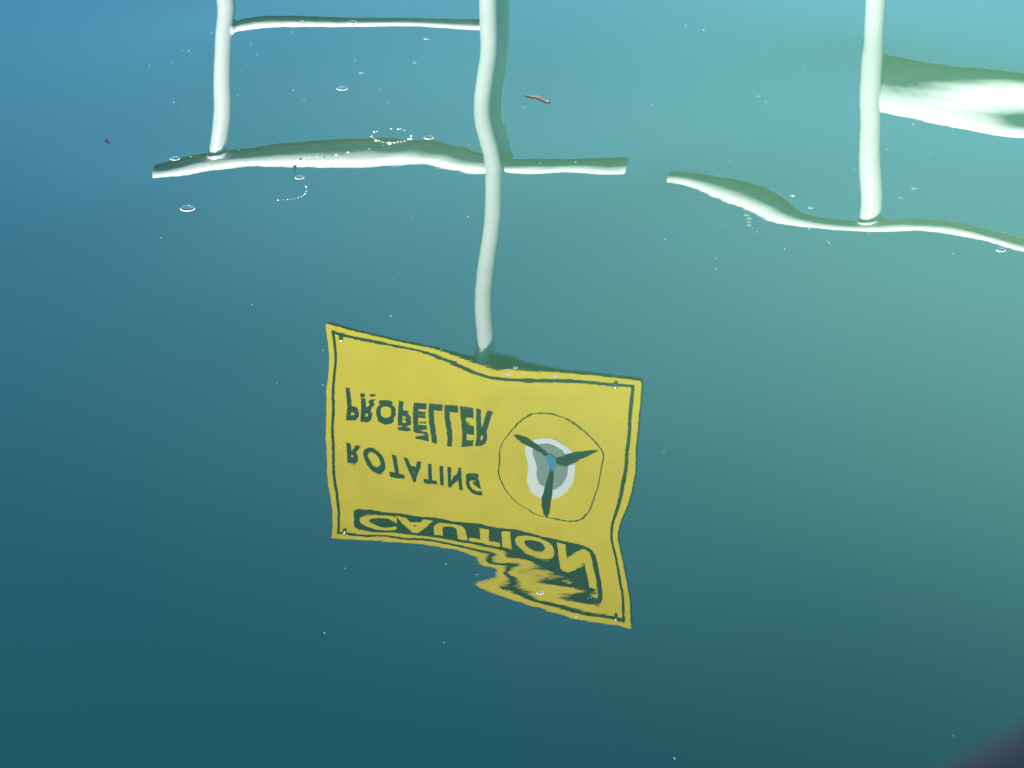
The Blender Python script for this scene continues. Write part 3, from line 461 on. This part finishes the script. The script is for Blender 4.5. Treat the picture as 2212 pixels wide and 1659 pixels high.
DOTS = [ (-0.423,5.019,0.0009), (-0.417,5.156,0.0013), (-0.404,5.097,0.0013), (-0.534,5.059,0.0010), (-0.524,5.122,0.0011), (-0.513,5.122,0.0013), (-0.419,4.901,0.0011), (-0.336,4.923,0.0016), (-0.316,4.875,0.0013), (-0.288,4.999,0.0008), (-0.247,5.067,0.0013), (-0.232,4.915,0.0008), (-0.203,4.926,0.0011), (-0.188,4.935,0.0011), (-0.189,4.861,0.0013), (-0.174,5.360,0.0010), (-0.551,4.972,0.0009), (-0.514,4.866,0.0016), (-0.499,4.836,0.0011), (0.069,4.938,0.0013), (0.159,5.230,0.0014), (0.162,5.039,0.0011), (0.039,5.130,0.0011), (0.018,4.845,0.0015), (0.020,4.484,0.0009), (-0.138,4.381,0.0008), (-0.061,4.377,0.0014), (-0.380,4.561,0.0009), (-0.399,4.652,0.0012), (-0.457,4.623,0.0010), (-0.467,4.621,0.0015), (-0.153,4.652,0.0007), (-0.485,5.215,0.0017), (-0.467,5.134,0.0008), (-0.447,5.122,0.0010), (-0.355,5.215,0.0014), (-0.366,5.240,0.0008), (-0.202,4.623,0.0010), (-0.188,4.611,0.0007), (-0.260,4.583,0.0010), (-0.103,4.593,0.0010), (0.041,4.593,0.0012), (0.092,4.598,0.0015), (-0.063,4.675,0.0010), (0.310,5.226,0.0017), (0.457,5.034,0.0011), (0.394,5.116,0.0011), (0.548,4.657,0.0015), (0.608,4.637,0.0012), (0.689,4.584,0.0010), (0.314,4.601,0.0009), (0.294,4.543,0.0010), (0.326,4.478,0.0007), (0.341,4.446,0.0007), (0.442,4.413,0.0008), (0.494,4.572,0.0010), (0.502,4.618,0.0009), (0.488,4.314,0.0010), (0.408,4.330,0.0014), (0.429,4.286,0.0010), (0.431,4.279,0.0014), (0.433,4.271,0.0009), (0.281,4.750,0.0010), (0.386,4.870,0.0013), (0.352,4.693,0.0010), (0.537,4.929,0.0013), (0.618,4.961,0.0011), (0.596,4.900,0.0013), (0.602,4.909,0.0013), (0.737,4.946,0.0011), (0.765,4.886,0.0013), (0.661,4.842,0.0009), (0.735,4.795,0.0011), (0.282,5.251,0.0017), (0.329,5.252,0.0008), (0.331,4.334,0.0010), (0.336,4.321,0.0011), (0.209,4.292,0.0014), (0.369,4.256,0.0014), (0.292,4.344,0.0008), (0.595,4.238,0.0014), (0.298,4.497,0.0010), (0.358,4.402,0.0012), (0.330,4.455,0.0012), (0.776,5.365,0.0014), (0.514,5.021,0.0008), (0.212,4.855,0.0016), (0.272,4.182,0.0014), (0.505,4.267,0.0008), (-0.156,4.014,0.0013), (-0.232,3.790,0.0010), (-0.202,3.605,0.0008), (-0.072,3.302,0.0008), (0.177,3.598,0.0006), (-0.139,3.924,0.0006), (-0.089,3.905,0.0009), (0.068,3.175,0.0011), (0.081,3.219,0.0007), (0.008,3.224,0.0005), (0.063,3.411,0.0008), (-0.074,3.580,0.0006), (-0.237,3.899,0.0009), (-0.182,3.292,0.0007), (-0.170,3.803,0.0006), (-0.038,3.276,0.0008), (-0.478,4.291,0.0010), (-0.289,3.797,0.0009), (-0.139,4.380,0.0007), (0.179,3.600,0.0006), (-0.197,3.141,0.0009), (-0.337,4.050,0.0011), (0.362,4.115,0.0007), (0.437,2.921,0.0007), (0.159,2.875,0.0010), (-0.569,5.047,0.0013), (-0.652,4.640,0.0010), (0.420,4.113,0.0011), (-0.071,3.118,0.0007), (0.274,4.221,0.0011), (-0.157,4.141,0.0008), (-0.235,5.005,0.0008), (0.310,5.229,0.0011), (0.232,5.345,0.0008), (0.146,5.307,0.0008), (0.295,5.224,0.0008) ]
CHAIN = [ (-0.1797,4.6803,0.0027), (-0.1882,4.6730,0.0027), (-0.1983,4.6646,0.0009), (-0.2085,4.6574,0.0012), (-0.2187,4.6522,0.0020), (-0.2288,4.6460,0.0014), (-0.2390,4.6408,0.0027), (-0.2474,4.6357,0.0014), (-0.2558,4.6316,0.0012), (-0.2626,4.6285,0.0008), (-0.2728,4.6244,0.0014), (-0.2830,4.6223,0.0014), (-0.2933,4.6213,0.0014), (-0.3007,4.6183,0.0012), (-0.3067,4.6152,0.0020), (-0.3103,4.6050,0.0020), (-0.3116,4.5928,0.0020), (-0.3131,4.5827,0.0027), (-0.3132,4.5727,0.0020), (-0.3104,4.5606,0.0027) ]
TRAIL = [ (-0.2977,4.5180,0.0004), (-0.2948,4.5082,0.0006), (-0.2926,4.4984,0.0009), (-0.2910,4.4886,0.0005), (-0.2908,4.4789,0.0006), (-0.2920,4.4692,0.0009), (-0.2939,4.4625,0.0006), (-0.2969,4.4567,0.0006), (-0.3007,4.4529,0.0006), (-0.3055,4.4490,0.0004), (-0.3104,4.4471,0.0008), (-0.3153,4.4452,0.0006), (-0.3202,4.4433,0.0004), (-0.3284,4.4423,0.0008) ]
RING_AT = (-0.1773, 4.7156, 0.0302)
TW0 = (0.0177, 4.9015)
TW1 = (0.0381, 4.8883)
TW2 = (0.0570, 4.8664)
SPECK = (-0.5966, 4.6950)

# ------------------------------------------------------------------ boat the view is taken from: deck, added unseen sunshade, padded rail (rail shows in the lower right corner)
M['deck'] = paint('grey_deck_paint', (0.22, 0.23, 0.23), 0.7, 0.3, 12, 0.3)
M['canvas'] = paint('added_sunshade_canvas', (0.03, 0.04, 0.09), 0.9, 0.3, 30, 0.3)
M['pad'] = paint('plum_rail_padding', (0.20, 0.062, 0.050), 0.85, 0.35, 60, 0.3, 0.2)
def box(name, lo, hi, mat, parent=None, bev=0.01):
    bm = bmesh.new(); bmesh.ops.create_cube(bm, size=1.0)
    for v in bm.verts: v.co = Vector([(lo[i] + hi[i]) / 2 + v.co[i] * (hi[i] - lo[i]) for i in range(3)])
    bmesh.ops.bevel(bm, geom=bm.edges[:], offset=bev, segments=2, affect='EDGES')
    me = bpy.data.meshes.new(name); bm.to_mesh(me); bm.free()
    return link(name, me, mat, parent, False)
boat = tag(empty('boat_stern'), 'boat deck under an added navy sunshade at the near water edge', 'boat')
box('hull', (-2.4, -3.2, -0.4), (1.6, 0.60, 0.27), M['white'], boat, 0.05)
box('deck', (-2.38, -3.18, 0.273), (1.58, 0.58, 0.30), M['deck'], boat)
box('added_sunshade', (-2.3, -3.0, 2.60), (1.4, 0.62, 2.63), M['canvas'], boat)  # unseen roof added to keep the sun off the corner rail
for x, y in ((-2.2, -2.9), (-2.2, 0.5), (1.3, -2.9), (1.3, 0.5)):
    tube('added_sunshade_post', (x, y, 0.25), (x, y, 2.615), 0.02, M['steel'], boat)
hr = tag(empty('handrail'), 'blurred plum padded handrail cutting the lower right corner', 'handrail')
d45 = Vector((0.70, 0.714, 0)); p0 = Vector((0.056, 0.353, 1.4506)) + Vector((0.714, -0.70, 0)) * 0.0176 + Vector((0, 0, -0.016))
a, b = p0 - d45 * 0.75, p0 + d45 * 0.22
tube('padded_rail', a, b, 0.0225, M['pad'], hr, rings=6)
for t in (-0.7, 0.2):
    q = p0 + d45 * t; tube('stanchion', (q.x, q.y, 0.28), (q.x, q.y, q.z - 0.015), 0.014, M['steel'], hr)

# ------------------------------------------------------------------ bubbles, foam beads and flotsam on the water
def dome_mesh(rings=5, seg=20, flat=0.4):
    v, f = [(0, 0, flat)], []
    for i in range(1, rings + 1):
        t = math.pi / 2 * i / rings
        for k in range(seg): v.append((math.sin(t) * math.cos(2 * math.pi * k / seg), math.sin(t) * math.sin(2 * math.pi * k / seg), flat * math.cos(t)))
    for k in range(seg): f.append((0, 1 + k, 1 + (k + 1) % seg))
    for i in range(rings - 1):
        for k in range(seg):
            a_ = 1 + i * seg; f.append((a_ + k, a_ + seg + k, a_ + seg + (k + 1) % seg, a_ + (k + 1) % seg))
    me = bpy.data.meshes.new('dome'); me.from_pydata(v, [], f); me.update(); return me
def rim_mesh(minor=0.04, seg=24, q=6):
    v, f = [], []
    for k in range(seg):
        t = 2 * math.pi * k / seg; m_ = minor * (0.75 + 0.5 * abs(math.sin(t * 1.5 + 0.7)))
        for j in range(q):
            p = 2 * math.pi * j / q; v.append(((1 + m_ * math.cos(p)) * math.cos(t), (1 + m_ * math.cos(p)) * math.sin(t), m_ * 0.8 * math.sin(p)))
    for k in range(seg):
        for j in range(q):
            k2, j2 = (k + 1) % seg, (j + 1) % q; f.append((k * q + j, k2 * q + j, k2 * q + j2, k * q + j2))
    me = bpy.data.meshes.new('rim'); me.from_pydata(v, [], f); me.update(); return me
DOME = dome_mesh(); RIM = rim_mesh(); BEAD = dome_mesh(3, 10, 0.8); BEAD.name = 'bead'; DROP = dome_mesh(3, 10, 0.8); DROP.name = 'clear_bead'; PIN = dome_mesh(3, 10, 0.8); PIN.name = 'pinhead'
for me, mat in ((DOME, 'film'), (RIM, 'froth_glint'), (BEAD, 'froth_glint'), (DROP, 'drop'), (PIN, 'speck')):
    me.materials.append(M[mat]); me.polygons.foreach_set('use_smooth', [True] * len(me.polygons))
def inst(name, me, parent=None, loc=(0, 0, 0), s=1.0, rz=0.0):
    o = bpy.data.objects.new(name, me); COL.objects.link(o); o.location = loc; o.scale = (s, s, s); o.rotation_euler = (0, 0, rz)
    if parent: o.parent = parent
    return o
rnd = random.Random(11)
hz = water_height([b_[0] for b_ in BUBBLES], [b_[1] for b_ in BUBBLES])
for (x, y, r, lab), z in zip(BUBBLES, hz):
    e = empty('bubble', (x, y, z + 0.0002), rnd.uniform(0, 6.28)); e.scale = (r, r, r)
    tag(e, lab, 'bubble', 'single bubbles on the water')
    inst('film', DOME, e); inst('rim', RIM, e)
hz = water_height([b_[0] for b_ in DOTS], [b_[1] for b_ in DOTS])
for (x, y, r), z in zip(DOTS, hz):
    o = inst('bubble', PIN, None, (x, y, z), r * 0.8, rnd.uniform(0, 6.28))
    tag(o, 'pinhead bubble, one of the tiny specks scattered over the water', 'bubble', 'pinhead bubbles scattered over the water')
def beads(name, label, pts, me=BEAD):
    e = tag(empty(name, (pts[0][0], pts[0][1], 0)), label, 'foam')
    hz = water_height([p[0] for p in pts], [p[1] for p in pts])
    for (x, y, r), z in zip(pts, hz): inst('bead', rnd.choice((me, me, PIN, PIN, BEAD)), e, (x - pts[0][0], y - pts[0][1], z), r, rnd.uniform(0, 6))
    return e
beads('bead_chain', 'dark wavy chain of touching bubbles crossing the top rail reflection', CHAIN, DROP)
beads('bead_trail', 'short curved trail of tiny bubbles below the top rail', TRAIL)
pts = []
for k in range(46):
    if rnd.random() < 0.25: continue
    t = 6.283 * k / 46 + rnd.uniform(-0.09, 0.09); rr = RING_AT[2] * rnd.uniform(0.93, 1.07)
    pts.append((RING_AT[0] + rr * math.cos(t), RING_AT[1] + rr * math.sin(t), rnd.choice((0.0004, 0.0005, 0.0006, 0.0008, 0.0013)) * (1.4 if math.sin(t) < -0.4 else 0.8)))
beads('bead_ring', 'large dotted ring of tiny foam bubbles above the top rail', pts)

M['twig'] = paint('wet_red_brown_twig', (0.045, 0.031, 0.024), 0.8, 0.5, 300, 0, 0.15)
M['twigend'] = paint('dark_twig_end', (0.012, 0.006, 0.016), 0.6, 0.3, 300)
M['leaf'] = paint('blue_black_leaf', (0.003, 0.004, 0.012), 0.6, 0.3, 200, 0, 0.2)
def rod(name, pts, rads, mat, parent=None, seg=8):
    v, f = [], []
    for i, (p, r) in enumerate(zip(pts, rads)):
        d = (Vector(pts[min(i + 1, len(pts) - 1)]) - Vector(pts[max(i - 1, 0)])).normalized(); u = d.cross(Vector((0, 0, 1))).normalized(); w_ = u.cross(d)
        for k in range(seg): t = 2 * math.pi * k / seg; v.append(Vector(p) + u * r * math.cos(t) + w_ * r * 0.6 * math.sin(t))
    for i in range(len(pts) - 1):
        for k in range(seg): f.append((i * seg + k, i * seg + (k + 1) % seg, (i + 1) * seg + (k + 1) % seg, (i + 1) * seg + k))
    f += [tuple(range(seg - 1, -1, -1)), tuple(range((len(pts) - 1) * seg, len(pts) * seg))]
    return pydata(name, v, f, mat, parent)
tw = tag(empty('twig', (TW1[0], TW1[1], 0.0)), 'short curved reddish brown twig with a dark end, adrift right of the tall post', 'twig')
def L_(p, z=0.001): return (p[0] - TW1[0], p[1] - TW1[1], z)
mid = lambda a_, b_, t: (a_[0] + (b_[0] - a_[0]) * t, a_[1] + (b_[1] - a_[1]) * t)
rod('stem', [L_(TW0), L_(mid(TW0, TW1, .3)), L_(mid(TW0, TW1, .7)), L_((TW1[0], TW1[1] + 0.004)), L_(mid(TW1, TW2, .6))], [0.0009, 0.0018, 0.0026, 0.0032, 0.0028], M['twig'], tw)
rod('bud', [L_(mid(TW1, TW2, .55)), L_(mid(TW1, TW2, .75)), L_(mid(TW1, TW2, .92)), L_(TW2)], [0.0024, 0.0042, 0.0036, 0.001], M['twigend'], tw)
s = 0.0046
lv = [(-1.0, 1.4, 0), (-0.2, 1.0, .1), (0.5, 0.0, .12), (1.25, -1.5, 0), (0.1, -0.9, .1), (-0.6, 0.0, .14)]
v = [(SPECK[0] + a_ * s, SPECK[1] + b_ * s * 2, 0.0016 + c_ * s) for a_, b_, c_ in lv] + [(SPECK[0] + a_ * s, SPECK[1] + b_ * s * 2, 0.0006) for a_, b_, c_ in lv]
o = pydata('leaf_scrap', v, [(0, 5, 1), (1, 5, 2), (5, 4, 2), (4, 3, 2)] + [(i, (i + 1) % 6, 6 + (i + 1) % 6, 6 + i) for i in range(6)] + [(11, 10, 9, 8, 7, 6)], M['leaf'], None, False)
tag(o, 'tiny blue black leaf scrap alone on the far left water', 'leaf')
